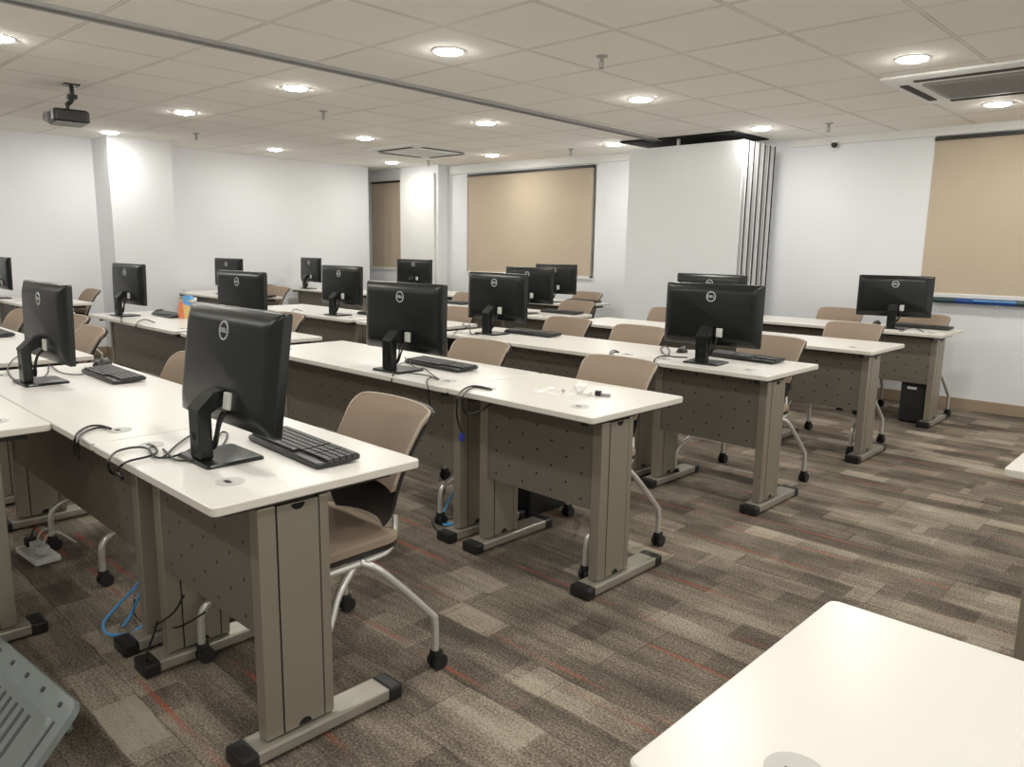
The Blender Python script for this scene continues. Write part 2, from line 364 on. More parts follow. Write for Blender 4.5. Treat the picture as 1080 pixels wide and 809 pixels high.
# skirting
def skirt(n, *a): b = NBM(); bx(b, *a, .002, .10); struct(n, b, M['base'])
skirt('baseboard_back', -8.65, XR-.01, YB-.014, YB-.001)
skirt('baseboard_left', XL+.001, XL+.014, YN+.01, 3.255)
skirt('baseboard_column', XL+.5+.001, XL+.514, 3.25, 3.98)
skirt('baseboard_column_side', XL+.015, XL+.5, 3.246, 3.259)
skirt('baseboard_recess', XL+.001, XL+.014, 3.985, 7.16)
# windows: frame, glass, blind
for i, (xa, xb) in enumerate(WIN):
    b = NBM(); f = .05
    bx(b, xa, xb, YB+.08, YB+.13, 1.0, 1.0+f); bx(b, xa, xb, YB+.08, YB+.13, 2.37-f, 2.37)
    bx(b, xa, xa+f, YB+.08, YB+.13, 1.0+f, 2.37-f); bx(b, xb-f, xb, YB+.08, YB+.13, 1.0+f, 2.37-f)
    if xb-xa > 1: mxx = (xa+xb)/2; bx(b, mxx-.03, mxx+.03, YB+.08, YB+.13, 1.0+f, 2.37-f)
    wo = struct('window_%d' % (i+1), b, M['white'])
    b = NBM(); bx(b, xa+f, xb-f, YB+.10, YB+.106, 1.0+f, 2.37-f); obj('pane', b, M['trim'], wo)
    b = NBM(); bx(b, xa, xb, YB-.02, YB+.08, .985, 1.0); obj('window_sill', b, M['trim'], wo)
BL = [((-2.19, 1.6), 'wide beige roller blind above the blue pole on the back wall'),
      ((-8.22, -5.98), 'beige roller blind on the middle window of the back wall'),
      ((-10.52, -9.73), 'narrow beige roller blind in the corner beside the tall white door')]
for (xa, xb), lab in BL:
    t = thing('roller_blind', lab, 'blind', ((xa+xb)/2, YB, 1.0)); hw = (xb-xa)/2
    b = NBM(); n = 24
    rows = []
    for k in range(2):
        rows.append([(-hw + 2*hw*j/n, .012*sin(j*1.1)*.3 - .004, (.016, 1.345)[k]) for j in range(n+1)])
    loft(b, rows, closed=False, caps=(False, False)); obj('blind_fabric', b, M['blind'], t, True)
    b = NBM(); bx(b, -hw, hw, -.022, .03, 1.335, 1.362); obj('head_rail', b, M['rail'], t)
    b = NBM(); bx(b, -hw, hw, -.014, .006, .002, .018, bev=.003); obj('bottom_rail', b, M['trim'], t)
    b = NBM(); cyl(b, (hw+.004, -.004, .01), .012, .02, 'x', 10); obj('end_cap', b, M['black'], t)
# blue pole that lies along the sill
t = thing('sleeved_pole', 'long pole in dark and light blue sleeve below the widest blind', 'pole', (-2.08, 7.555, .957))
for xa, xb, m, n in ((0, .20, 'teal', 'pole_end'), (.20, .66, 'bluebar', 'pole_sleeve'), (.66, 2.3, 'teal', 'pole_end')):
    b = NBM(); cyl(b, (xa, 0, 0), .024, xb-xa, 'x', 16); obj(n, b, M[m], t, True)
b = NBM(); bx(b, .34, .66, -.0262, -.018, .008, .018); obj('light_stripe', b, M['ltblue'], t)
for x in (.5, 2.1): b = NBM(); bx(b, x, x+.03, -.02, .044, -.034, -.022); obj('bracket', b, M['alu'], t)

# ceiling track of the movable wall
t = thing('ceiling_track', 'grey metal track for the folding wall, running along the ceiling', 'track')
def quadbar(b, p, q, w, z0, z1):
    p = Vector(p); q = Vector(q); d = (q-p).normalized(); s = Vector((d.y, -d.x))*w/2
    vs = [b.verts.new((v.x, v.y, z)) for z in (z0, z1) for v in (p-s, p+s, q+s, q-s)]
    for f in ((0,1,2,3),(4,5,6,7),(0,1,5,4),(1,2,6,5),(2,3,7,6),(3,0,4,7)): b.faces.new([vs[i] for i in f])
A, B = Vector((-4.16, -1.6)), Vector((-4.50, 6.74)); pr = Vector((1, .04))
b = NBM()
for o in (-.034, .034): quadbar(b, A+pr*o, B+pr*o, .028, ZT-.018, ZT+.02)
obj('track_rail', b, M['acgrey'], t)
b = NBM(); quadbar(b, A, B, .04, ZT-.006, ZT+.02); obj('track_slot', b, M['acslot'], t)

# stacked movable wall panels
t = thing('folding_partition', 'tall stack of white movable wall panels parked against the back wall', 'partition', (-4.16, 6.70, 0))
x0, x1 = -.65, .62
for k in range(6):
    y = k*.105; b = NBM()
    bx(b, x0, x1, y, y+.094, .012, 2.365, bev=.003)
    p = obj('wall_panel', b, M['wallw'], t)
    b = NBM(); bx(b, x1+.0005, x1+.006, y+.012, y+.06, .02, 2.36); obj('edge_profile', b, M['alu'] if k % 2 else M['acgrey'], p)
    b = NBM(); bx(b, x1-.004, x1+.009, y+.088, y+.102, .012, 2.362); obj('edge_seal', b, M['black'], p)
b = NBM()
for xx in (-.1,): bx(b, xx-.012, xx+.012, .03, .055, 2.366, 2.45)
obj('hanger', b, M['alu'], t)
b = NBM(); bx(b, -4.9, -3.62, 6.66, 7.35, ZT-.012, ZT+.012); struct('ceiling_pocket', b, M['dark'])

# ---------------------------------------------------------------- ceiling fittings
def downlight(x, y, label, first=[None]):
    if first[0] is None:
        t = thing('ceiling_downlight', label, 'light', (x, y, cz(x)), 0, 'round ceiling downlights')
        b = NBM(); n = 32
        loft(b, [[(r*cos(2*pi*i/n), r*sin(2*pi*i/n), z) for i in range(n)] for r, z in ((.082, .004), (.082, -.004), (.085, -.006), (.092, -.004), (.094, .004))], caps=(False, False))
        obj('trim_ring', b, M['ring'], t, True)
        b = NBM(); loft(b, [[(r*cos(-2*pi*i/n), r*sin(-2*pi*i/n), z) for i in range(n)] for r, z in ((.082,-.004),(.074,-.010),(.056,-.015),(.028,-.018))], caps=(False, True))
        me = D.meshes.new('diffuser'); bmesh.ops.recalc_face_normals(b, faces=b.faces[:]); b.to_mesh(me); b.free(); me.materials.append(M['lamp'])
        o = D.objects.new('diffuser', me); C.objects.link(o); o.parent = t
        first[0] = t; return t
    return dup(first[0], (x, y, cz(x)), 0, label)
LIGHTS = [(-3.46,3.04,'largest round downlight, nearest the camera beside the ceiling track'),(-5.12,3.05,'round downlight second nearest on the left side of the track'),(-6.99,3.06,'round downlight between the projector and the nearest left sprinkler'),
 (-9.12,3.17,'round downlight washing the white column beside the projector'),(-5.20,1.25,'round downlight cut by the left picture edge'),(-7.06,5.02,'round downlight left of the far ceiling air conditioner'),
 (-9.00,5.05,'round downlight near the middle of the left recess wall'),(-5.18,5.00,'round downlight right of the far air conditioner, nearest it'),(-9.0,6.85,'round downlight in front of the narrow corner blind'),
 (-7.05,6.92,'small round downlight above the middle window blind, left part'),(-3.43,4.89,'round downlight between track and partition, right of the track'),(-5.11,6.83,'round downlight just left of the folding partition'),
 (-3.37,6.68,'round downlight at the striped right edge of the folding partition'),(-1.57,4.87,'round downlight beside the near corner of the right air conditioner'),(-1.53,6.67,'round downlight between right air conditioner and widest blind')]
for x, y, l in LIGHTS: downlight(x, y, l)
for x, y in ((.3, 4.87), (.3, 3.04), (.3, 1.2), (.3, 6.67), (-1.57, 3.04), (-1.57, 1.2), (-3.46, 1.2), (-1.57, -.7), (-3.46, -.7), (-5.2, -.7), (-7.0, 1.25), (-8.9, 1.25), (-7.0, -.7), (.3, -.7)):
    downlight(x, y, 'round ceiling downlight of the same grid, outside the picture')
def sprinkler(x, y, label, first=[None]):
    if first[0]: return dup(first[0], (x, y, cz(x)), 0, label)
    t = thing('fire_sprinkler', label, 'sprinkler', (x, y, cz(x)), 0, 'ceiling sprinkler heads')
    b = NBM(); cyl(b, (0,0,-.006), .034, .01); obj('escutcheon', b, M['acgrey'], t, True)
    b = NBM(); cyl(b, (0,0,-.03), .011, .026); tube(b, [(-.011,0,-.03),(-.016,0,-.05),(0,0,-.066)], .003); tube(b, [(.011,0,-.03),(.016,0,-.05),(0,0,-.066)], .003); cyl(b, (0,0,-.058), .004, .03)
    cyl(b, (0,0,-.07), .017, .003); obj('nozzle', b, M['acgrey'], t, True); first[0] = t; return t
for x, y, l in ((-2.87,3.69,'nearest and largest sprinkler head, right of the track'),(-5.86,3.75,'sprinkler head left of the track, below the second downlight'),(-8.35,3.77,'sprinkler head farthest left, near the white column'),
                (-5.78,6.92,'sprinkler head above the right part of the middle blind'),(-2.81,6.79,'sprinkler head above the small wall camera'),(-8.35,6.98,'sprinkler head just below the far air conditioner')): sprinkler(x, y, l)
def cassette(cx, cy, label, group, gm='acgrey'):
    s = .50; z = cz(cx)
    t = thing('air_conditioner', label, 'air conditioner', (cx, cy, z), 0, group)
    b = NBM()
    loft(b, [[(p[0], p[1], zz) for p in rrect(w, w, .03)] for w, zz in ((2*s, .004), (2*s, -.012), (2*s-.04, -.024))], caps=(False, True))
    obj('fascia', b, M['trim'], t, True)
    for a in range(4):
        m = Matrix.Rotation(a*pi/2, 4, 'Z'); b = NBM()
        bx(b, -.31, .31, -.425, -.375, -.030, -.0245); b.transform(m); obj('air_slot', b, M['acslot'], t)
    b = NBM(); loft(b, [[(p[0], p[1], zz) for p in rrect(.60, .60, .03)] for zz in (-.0245, -.034)]); 
    for k in range(14): yy = -.26 + k*.04; bx(b, -.27, .27, yy, yy+.006, -.038, -.0335)
    obj('intake_grille', b, M[gm], t)
cassette(-1.40, 5.78, 'large square cassette air conditioner, nearest, above the widest blind', None)
cassette(-7.45, 6.12, 'far square cassette air conditioner left of the ceiling track', None, 'ring')
# ceiling projector
t = thing('ceiling_projector', 'black projector hanging from the ceiling near the white column', 'projector', (-6.42, 1.95, 2.245), -6)
b = NBM(); loft(b, [[(p[0], p[1], z) for p in rrect(w, l, .025)] for w, l, z in ((.25,.22,-.042),(.27,.24,-.033),(.27,.24,.03),(.24,.21,.045))]); obj('projector_body', b, M['black'], t, True)
b = NBM(); bx(b, -.12, .12, -.10, .10, -.050, -.0445, bev=.002); obj('underside_panel', b, M['acgrey'], t)
b = NBM(); cyl(b, (-.06, -.118, 0), .036, -.03, 'y', 24); obj('lens', b, M['acgrey'], t, True)
b = NBM(); cyl(b, (-.06, -.147, 0), .026, -.004, 'y', 24); obj('lens_glass', b, M['scr'], t, True)
b = NBM(); tube(b, [(0,0,.044),(0,.0,.09),(.02,.03,.13),(.02,.03,.235)], .017, smooth=3); bx(b, -.05,.05,-.04,.04,.044,.056); bx(b, -.03,.07,-.02,.08,.222,.236); bx(b, -.012,.055,.0,.06,.13,.16); obj('ceiling_bracket', b, M['black'], t, True)
# wall camera
t = thing('security_camera', 'small dome security camera high on the back wall under a sprinkler', 'camera', (-3.06, 7.565, 2.395))
b = NBM(); cyl(b, (0,-.0,-.01), .045, .02, 'z'); bx(b, -.02,.02,0,.034,-.01,.01); obj('mount', b, M['ring'], t, True)
b = NBM(); bmesh.ops.create_uvsphere(b, u_segments=16, v_segments=10, radius=.028, matrix=Matrix.Translation((0,-.005,-.028))); obj('dome', b, M['black'], t, True)

# ---------------------------------------------------------------- desks
TZ, TH, TD = .75, .025, .62
def desk(W, label, loc, group, grom, nofirst=None):
    t = thing('training_desk', label, 'desk', loc, 0, group)
    b = NBM()
    ring = lambda ins, z: [(W/2 + p[0], TD/2 + p[1], z) for p in rrect(W-2*ins, TD-2*ins, .017-ins*.5, 5)]
    loft(b, [ring(.003, TZ-TH), ring(0, TZ-TH+.003), ring(0, TZ-.003), ring(.003, TZ)])
    for f in b.faces:
        if abs(f.normal.z) < .5: f.material_index = 0
    b.normal_update()
    for f in b.faces: f.material_index = 1 if abs(f.normal.z) < .3 else 0
    obj('tabletop', b, [M['top'], M['topedge']], t)
    for gx in grom:
        b = NBM(); cyl(b, (gx, .125, TZ-.001), .036, .003, n=28); bx(b, gx-.012, gx+.012, .112, .124, TZ+.0015, TZ+.0035, 1); obj('cable_grommet', b, [M['grom'], M['black']], t, True)
    for s, xl in ((-1, .063), (1, W-.063-.046)):
        xa, xb = xl, xl+.046; fa, fb = (xa-.024, xa+.070) if s < 0 else (xb-.070, xb+.024); zt = TZ-TH-.03
        b = NBM()
        for ya, yb in ((.142, .193), (.321, .350)): bx(b, xa, xb, ya, yb, .05, zt, bev=.004)
        lg = obj('leg', b, M['leg'], t)
        b = NBM(); bx(b, xa-.001, xb+.001, .1965, .3175, .052, zt-.004, bev=.002)
        for ya in (.193, .3175): bx(b, xa+.0015, xb-.0015, ya, ya+.0035, .052, zt-.002, 1)
        cv = obj('cover_panel', b, [M['cover'], M['dark']], lg)
        for z, a0 in ((zt-.006, pi), (.054, 0)):
            for xo in (xa-.0016, xb+.0016):
                b = NBM(); n = 12; v = [b.verts.new((xo, .257 + .020*cos(a0+pi*i/n), z + .018*sin(a0+pi*i/n))) for i in range(n+1)]; b.faces.new(v)
                obj('cable_hole', b, M['dark'], lg)
        b = NBM(); bx(b, fa+.002, fb-.002, .105, .530, .010, .046, bev=.006); obj('foot', b, M['foot'], lg)
        for ya, yb in ((.056, .110), (.525, .577)):
            b = NBM(); bx(b, fa, fb, ya, yb, .002, .047, bev=.010); obj('foot_cap', b, M['black'], lg)
        b = NBM(); bx(b, xa+.005, xb-.005, .06, .56, zt, TZ-TH, bev=.003); obj('top_bracket', b, M['rail'], lg)
    b = NBM(); bx(b, .063+.046, W-.063-.046, .150, .158, .335, .700, bev=.002); obj('modesty_panel', b, M['panel'], t)
    b = NBM(); bx(b, .12, W-.12, .165, .205, TZ-TH-.045, TZ-TH-.001); bx(b, .12, W-.12, .42, .45, TZ-TH-.035, TZ-TH-.001); obj('under_beam', b, M['rail'], t)
    return t
SW, LW_ = .805, 1.715
small = large = None
def place_desk(kind, x, y, label, group):
    global small, large
    if kind == 's':
        if small is None: small = desk(SW, label, (x, y, 0), group, (.13, SW-.165)); return small
        return dup(small, (x, y, 0), 0, label, group)
    if large is None: large = desk(LW_, label, (x, y, 0), group, (.155, LW_-.12)); return large
    return dup(large, (x, y, 0), 0, label, group)
XE = -1.668
G = 'white training desks with grey legs'
rows = {1: .742, 2: 2.165, 3: 3.555, 4: 4.99, 5: 6.455}
place_desk('s', XE-SW, rows[1], 'nearest short white desk holding the closest monitor and keyboard', G)
place_desk('l', XE-SW-LW_-.006, rows[1], 'long white desk joined left of the nearest monitor desk', G)
place_desk('s', XE-SW, rows[2], 'short white desk with crumpled packing scraps and no monitor', G)
place_desk('l', XE-SW-LW_-.006, rows[2], 'long white desk left of the desk with crumpled scraps', G)
place_desk('s', XE-SW, rows[3], 'short white desk at aisle end of third row, black tower behind it', G)
place_desk('l', XE-SW-LW_-.006, rows[3], 'long white desk in third row with two taupe chairs behind', G)
place_desk('s', XE-SW, rows[4]-.005, 'short empty white desk at aisle end of fourth row', G)
place_desk('l', XE-SW-LW_-.006, rows[4]-.005, 'long white desk in fourth row in front of the folding partition', G)
place_desk('l', XE-LW_, rows[5], 'white desk against the back wall right of the folding partition', G)
# left bank, past the cross aisle
LB = -4.45
place_desk('l', LB-LW_, .765, 'white desk at left picture edge behind the second nearest monitor', G)
place_desk('s', LB-LW_-SW, .765, 'short white desk continuing past the left picture edge, mostly hidden', G)
place_desk('s', LB-SW, 2.18, 'short white desk right of the coloured paper pack, second row', G)
place_desk('l', LB-LW_-SW-.11, 2.18, 'long white desk under the coloured paper pack, second row', G)
place_desk('s', LB-SW, 3.61, 'short white desk right of the left-bank third row, behind a monitor', G)
place_desk('l', LB-LW_-SW-.11, 3.61, 'long white desk with single monitor, left bank third row', G)
place_desk('s', LB-SW, 5.10, 'short white desk in left bank, fourth row, right end', G)
place_desk('l', LB-LW_-SW, 5.10, 'long white desk in left bank fourth row before the tall door', G)
place_desk('l', -5.30-LW_, 6.52, 'white desk below the middle window blind', G)
place_desk('l', -5.32-2*LW_, 6.52, 'white desk far back in front of the tall white door', G)
place_desk('s', -9.17, 2.02, 'far white desk whose right tip points at the column, left picture edge', G)
place_desk('s', -9.98, 2.02, 'far white desk under the monitor cut by the left picture edge', G)
place_desk('l', -9.92, 4.02, 'long white desk at the recess wall just right of the column', G)
place_desk('l', -9.92, 5.66, 'farthest left white desk at the recess wall, carrying a small monitor', G)
# camera side desks
t0 = place_desk('l', -2.85, .738, 'white desk pushed against the front of the first row, bottom left', G); t0.rotation_euler = (0, 0, pi)
place_desk('l', -.47, .695, 'large white desk top in the bottom right foreground', G)
place_desk('l', -.455, 2.53, 'white desk whose corner enters at the right picture edge', G)

# ---------------------------------------------------------------- monitors
def text_mesh(s, size, ext):
    cu = D.curves.new('t', 'FONT'); cu.body = s; cu.size = size; cu.extrude = ext; cu.offset = size*.03; cu.align_x = 'CENTER'; cu.align_y = 'CENTER'
    o = D.objects.new('t', cu); C.objects.link(o); dg = bpy.context.evaluated_depsgraph_get(); dg.update()
    me = D.meshes.new_from_object(o.evaluated_get(dg)); D.objects.remove(o); D.curves.remove(cu); return me
def make_monitor(label, loc, rz, group, tilt=0.):
    t = thing('desktop_monitor', label, 'monitor', loc, rz, group)
    b = NBM()
    loft(b, [[(p[0], p[1], z) for p in rrect(w, d, .012)] for w, d, z in ((.20,.17,.0),(.20,.17,.006),(.192,.162,.010))]); b.transform(Matrix.Translation((0,-.045,0))); obj('base', b, M['mon'], t, True)
    b = NBM()
    bx(b, -.034, .034, -.118, -.080, .010, .150, bev=.006)
    # sloping head
    loft(b, [[(-.0345,-.119,.145),(.0345,-.119,.145),(.0345,-.079,.140),(-.0345,-.079,.140)],[(-.0345,-.119,.152),(.0345,-.119,.152),(.0345,-.079,.142),(-.0345,-.079,.142)],
             [(-.034,-.070,.198),(.034,-.070,.198),(.034,-.045,.158),(-.034,-.045,.158)],[(-.034,-.028,.203),(.034,-.028,.203),(.034,-.028,.155),(-.034,-.028,.155)]])
    st = obj('stand', b, M['mon'], t)
    b = NBM(); cyl(b, (0, -.1183, .075), .013, -.0008, 'y', 16); obj('cable_opening', b, M['dark'], st)
    zc = .2625
    b = NBM(); mats = [M['mon'], M['scr']]
    R = lambda y, w, h, r: [(p[0], y, p[1]) for p in rrect(w, h, r)]
    loft(b, [R(.016,.552,.327,.008), R(.016,.56,.335,.010), R(-.002,.56,.335,.010), R(-.010,.552,.327,.010), R(-.026,.50,.275,.03), R(-.031,.46,.24,.03)], caps=(True, True))
    loft(b, [R(.0165,.532,.300,.002), R(.0168,.532,.300,.002)], mi=1)
    m = Matrix.Translation((0, 0, zc)) @ Matrix.Rotation(-radians(tilt), 4, 'X'); 
    def tr(o): o.matrix_parent_inverse = Matrix.Identity(4); o.data.transform(m); return o
    sp = tr(obj('screen_panel', b, mats, t, True))
    # silver ring emblem with the maker's letters
    b = NBM(); n = 40
    loft(b, [[((r)*cos(2*pi*i/n), y, .098 + r*sin(2*pi*i/n)) for i in range(n)] for r, y in ((.0275,-.0305),(.0275,-.0322),(.0225,-.0322),(.0225,-.0305))], caps=(False, False))
    me = text_mesh('DELL', .0175, .0006); b2 = NBM(); b2.from_mesh(me); b2.transform(Matrix.Translation((0, -.0318, .098)) @ Matrix.Rotation(pi/2, 4, 'X')); tm = D.meshes.new('tm'); b2.to_mesh(tm); b2.free(); b.from_mesh(tm)
    tr(obj('emblem', b, M['emb'], sp))
    b = NBM(); bx(b, .046, .080, -.040, -.020, -.118, -.070, bev=.003); tr(obj('port_sticker', b, M['port'], sp))
    b = NBM(); tube(b, [(.055,-.035,.148),(.06,-.062,.13),(.055,-.075,.09),(.03,-.07,.05),(.0,-.065,.03)], .005, 6, 5); tube(b, [(.02,-.03,.15),(.032,-.06,.12),(.04,-.075,.08),(.02,-.08,.03)], .004, 6, 5); obj('monitor_lead', b, M['matte'], t, True)
    b = NBM(); bx(b, .012, .036, -.040, -.018, -.112, -.09, bev=.003); tr(obj('socket', b, M['matte'], sp))
    return t
mon0 = make_monitor('nearest black monitor, tilted back, on the front short desk', (-2.07, 1.0, TZ), 0, 'black monitors with round silver emblem', 8)
mon1 = make_monitor('second nearest black monitor, seen edge-on at the left', (-3.73, .985, TZ), 1, 'black monitors with round silver emblem', 1.5)
for x, y, rz, l in (
    (-9.52, 2.14, 0, 'black monitor cut by the left picture edge beside the wall'),
    (-3.00, 2.35, 4, 'black monitor on the second row desk left of the scraps'),
    (-3.87, 3.86, 2, 'black monitor in third row, in front of two farther monitors'),
    (-4.92, 5.33, 5, 'black monitor partly hidden, fourth row, below the middle blind'),
    (-5.79, 6.72, 7, 'farthest black monitor at the right end under the middle blind'),
    (-2.12, 3.78, 5, 'black monitor with full emblem at the aisle end of third row'),
    (-3.04, 5.37, 8, 'black monitor peeking above another in front of the folding partition'),
    (-2.13, 6.75, 14, 'black monitor by the back wall near the blue pole'),
    (-6.73, 2.40, 4, 'black monitor in front of the white column'),
    (-4.78, 2.40, 4, 'black monitor right of the coloured paper pack'),
    (-8.98, 4.36, 7, 'small far monitor peeking above another, right of the column'),
    (-9.55, 5.84, -4, 'small far monitor standing before the recess wall, left of another'),
    (-5.77, 3.83, 3, 'black monitor in the left bank, third row, before the recess wall'),
    (-8.45, 6.80, 20, 'far black monitor turned sideways before the tall white door')):
    dup(mon1, (x, y, TZ), rz, l)

# ---------------------------------------------------------------- keyboards and mice
def make_keyboard(label, loc, rz):
    t = thing('computer_keyboard', label, 'keyboard', loc, rz, 'black computer keyboards')
    b = NBM(); 
    loft(b, [[(p[0], p[1], z + (p[1]+.07)*.05) for p in rrect(w, d, .012)] for w, d, z in ((.436,.136,.002),(.44,.14,.006),(.44,.14,.013),(.432,.132,.017))]); obj('keyboard_case', b, M['keyb'], t, True)
    b = NBM()
    for (xa, n, rws) in ((-.208, 15, 6), (.086, 3, 5), (.148, 4, 5)):
        for r in range(rws):
            y = .048 - r*.0195
            x = xa
            if r == 5: 
                for w in (.022, .022, .022, .115, .022, .022, .022, .022): bx(b, x, x+w-.002, y-.0085, y+.0085, .016, .0235+(y+.07)*.05, bev=.0015); x += w
                continue
            for k in range(n): bx(b, x+k*.019, x+k*.019+.0168, y-.0085, y+.0085, .016, .0235+(y+.07)*.05, bev=.0015)
    o = obj('keys', b, M['key'], t); o['kind'] = 'stuff'
    return t
kb0 = make_keyboard('nearest black keyboard behind the closest monitor', (-1.985, 1.165, TZ), -3)
for x, y, rz, l in (
    (-3.68, 1.215, -1, 'black keyboard on the long front row desk, right of a monitor'),
    (-2.955, 2.545, -2, 'black keyboard on second row desk left of the scraps'),
    (-3.66, 4.01, 0, 'black keyboard on the long third row desk'),
    (-2.05, 4.04, -4, 'black keyboard at the aisle end of third row'),
    (-1.95, 6.94, -3, 'black keyboard at the desk by the back wall, right'),
    (-6.50, 2.62, -2, 'black keyboard in front of the column beside the paper pack'),
    (-5.84, 1.23, 0, 'black keyboard at the left picture edge'),
    (-4.72, 5.58, 0, 'far black keyboard in fourth row left bank, before a taupe chair'),
    (-5.58, 6.98, 0, 'farthest black keyboard under the right end of middle blind'),
    (-5.55, 4.05, 0, 'black keyboard in left bank third row'),
    (-6.25, 5.56, 0, 'far black keyboard below the sideways monitor'),
    (-8.35, 4.45, 0, 'far black keyboard on the recess wall desk'),
    (-9.02, 2.42, 0, 'black keyboard beside the monitor at far left edge')):
    dup(kb0, (x, y, TZ), rz, l)
def make_mouse(label, loc, rz):
    t = thing('computer_mouse', label, 'mouse', loc, rz, 'black computer mice')
    b = NBM(); bmesh.ops.create_uvsphere(b, u_segments=20, v_segments=12, radius=1.)
    for v in b.verts: v.co = Vector((v.co.x*.031*(1-.12*v.co.y), v.co.y*.055, max(0., v.co.z)*.034))
    obj('mouse_body', b, M['black'], t, True)
    b = NBM(); cyl(b, (-.003, .028, .029), .007, .006, 'x', 12); obj('scroll_wheel', b, M['acgrey'], t, True)
    return t
m0 = make_mouse('black mouse left of the aisle-end keyboard, third row', (-2.44, 4.02, TZ), 10)
for x, y, rz, l in ((-4.07, 1.30, 30, 'black mouse at the far end of the front row keyboard'), (-2.33, 7.0, 0, 'dark mouse on the desk by the back wall'), (-6.85, 2.68, 10, 'black mouse left of the keyboard before the column')):
    dup(m0, (x, y, TZ), rz, l)

# ---------------------------------------------------------------- chairs
def make_chair(label, loc, rz):
    t = thing('training_chair', label, 'chair', loc, rz, 'taupe training chairs on casters')
    # seat cushion, front is -y
    b = NBM(); rings = []
    for ins, z in ((.012,.425),(0,.432),(0,.452),(.008,.462),(.03,.468)):
        ring = []
        for p in rrect(.46-2*ins, .44-2*ins, .085-ins, 6):
            x, y = p; ring.append((x*(1 - .10*(y+.22)/.44), y-.01, z + .012*(x/.23)**2 + (-.012 if y < -.15 else 0)*((-.15-y)/.07 if y < -.15 else 0)))
        rings.append(ring)
    loft(b, rings); st = obj('seat', b, M['fab'], t, True)
    b = NBM(); rings = []
    for ins, z in ((.03,.408),(.004,.414),(-.002,.430)):
        rings.append([(p[0]*(1 - .10*(p[1]+.22)/.44), p[1]-.01, z + .012*(p[0]/.23)**2) for p in rrect(.46-2*ins, .44-2*ins, .085-ins, 6)])
    loft(b, rings); obj('seat_pan', b, M['shell'], st, True)
    # backrest: curved panel, taupe face in front, black shell behind and below
    def back(zlist, wfun, front, thick, name, mat, edge=None):
        b = NBM(); nx = 14; grid = []
        for side in (0, 1):
            g = []
            for z in zlist:
                row = []
                for j in range(nx+1):
                    s = -1 + 2*j/nx; w = wfun(z); x = s*w/2
                    yb = .20 + .145*((z-.50)/.35)**1.8 if z > .5 else .20
                    y = yb - .045*s*s*(1 - .25*(z-.5)/.35)
                    zz = z - (.014*abs(s)**8 if z > .80 else 0)
                    row.append(b.verts.new((x, y + front + (thick if side else 0), zz)))
                g.append(row)
            grid.append(g)
        for side, g in enumerate(grid):
            for a, c in zip(g[:-1], g[1:]):
                for j in range(nx): f = b.faces.new((a[j], a[j+1], c[j+1], c[j]))
        f0, f1 = grid
        for j in range(nx):
            b.faces.new((f0[0][j], f0[0][j+1], f1[0][j+1], f1[0][j])); b.faces.new((f0[-1][j], f0[-1][j+1], f1[-1][j+1], f1[-1][j]))
        for i in range(len(zlist)-1):
            for j in (0, nx): b.faces.new((f0[i][j], f0[i+1][j], f1[i+1][j], f1[i][j]))
        return obj(name, b, mat, t, True)
    zs = [.60 + .245*k/10 for k in range(11)]
    wf = lambda z: .365 + .05*((z-.5)/.35)
    bk = back(zs, lambda z: wf(z) - (.014*((z-.80)/.045)**2 if z > .80 else 0), -.012, .018, 'backrest', M['fab'])
    zs = [.475 + .372*k/14 for k in range(15)]
    sh = back(zs, lambda z: wf(z) + .006 - (.014*((z-.80)/.045)**2 if z > .80 else 0) - (.10*((.56-z)/.09)**2 if z < .56 else 0), .007, .012, 'back_shell', M['shell'])
    b = NBM()      # pale piping round the top of the backrest
    pts = []
    for k in range(-8, 9):
        s = k/8; z = .845; w = wf(z)-.014; yb = .20 + .145*((z-.50)/.35)**1.8
        pts.append((s*w/2, yb - .045*s*s*.75 - .002, z + .002 - .014*abs(s)**8))
    lo = [(-wf(z)/2+.001, .20+.145*((z-.5)/.35)**1.8-.045*(1-.25*(z-.5)/.35)-.006, z) for z in (.62,.70,.77,.81)]
    tube(b, lo + pts + [(-p[0], p[1], p[2]) for p in reversed(lo)], .0055, 6, 3); obj('edge_piping', b, M['fabe'], bk, True)
    # legs and casters
    for sx in (-1, 1):
        for sy in (-1, 1):
            b = NBM()
            if sy > 0: pts = [(sx*.215,.03,.415),(sx*.245,.09,.375),(sx*.268,.25,.20),(sx*.272,.268,.165),(sx*.272,.270,.062)]
            else: pts = [(sx*.205,.02,.412),(sx*.235,-.06,.345),(sx*.265,-.125,.245),(sx*.272,-.225,.205),(sx*.274,-.262,.165),(sx*.274,-.268,.062)]
            tube(b, pts, .0125, 10, 6); lg = obj('leg', b, M['tube'], t, True)
            y = .270 if sy > 0 else -.268
            b = NBM(); cyl(b, (sx*.273-.022, y+.008, .026), .026, .016, 'x', 18); cyl(b, (sx*.273+.006, y+.008, .026), .026, .016, 'x', 18); cyl(b, (sx*.273-.012, y+.008, .026), .010, .024, 'x', 10)
            bx(b, sx*.273-.016, sx*.273+.016, y-.014, y+.02, .040, .066, bev=.005); obj('caster', b, M['matte'], lg, True)
    b = NBM()
    tube(b, [(-.215,.03,.413),(-.205,-.17,.405),(-.17,-.205,.404),(.17,-.205,.404),(.205,-.17,.405),(.215,.03,.413)], .011, 8, 5)
    tube(b, [(-.215,.03,.413),(-.2,.13,.415),(-.175,.175,.43),(-.165,.192,.47),(-.160,.197,.51)], .010, 8, 5)
    tube(b, [(.215,.03,.413),(.2,.13,.415),(.175,.175,.43),(.165,.192,.47),(.160,.197,.51)], .010, 8, 5)
    tube(b, [(-.215,.03,.412),(.215,.03,.412)], .011, 8, 0)
    obj('seat_frame', b, M['tube'], t, True)
    return t
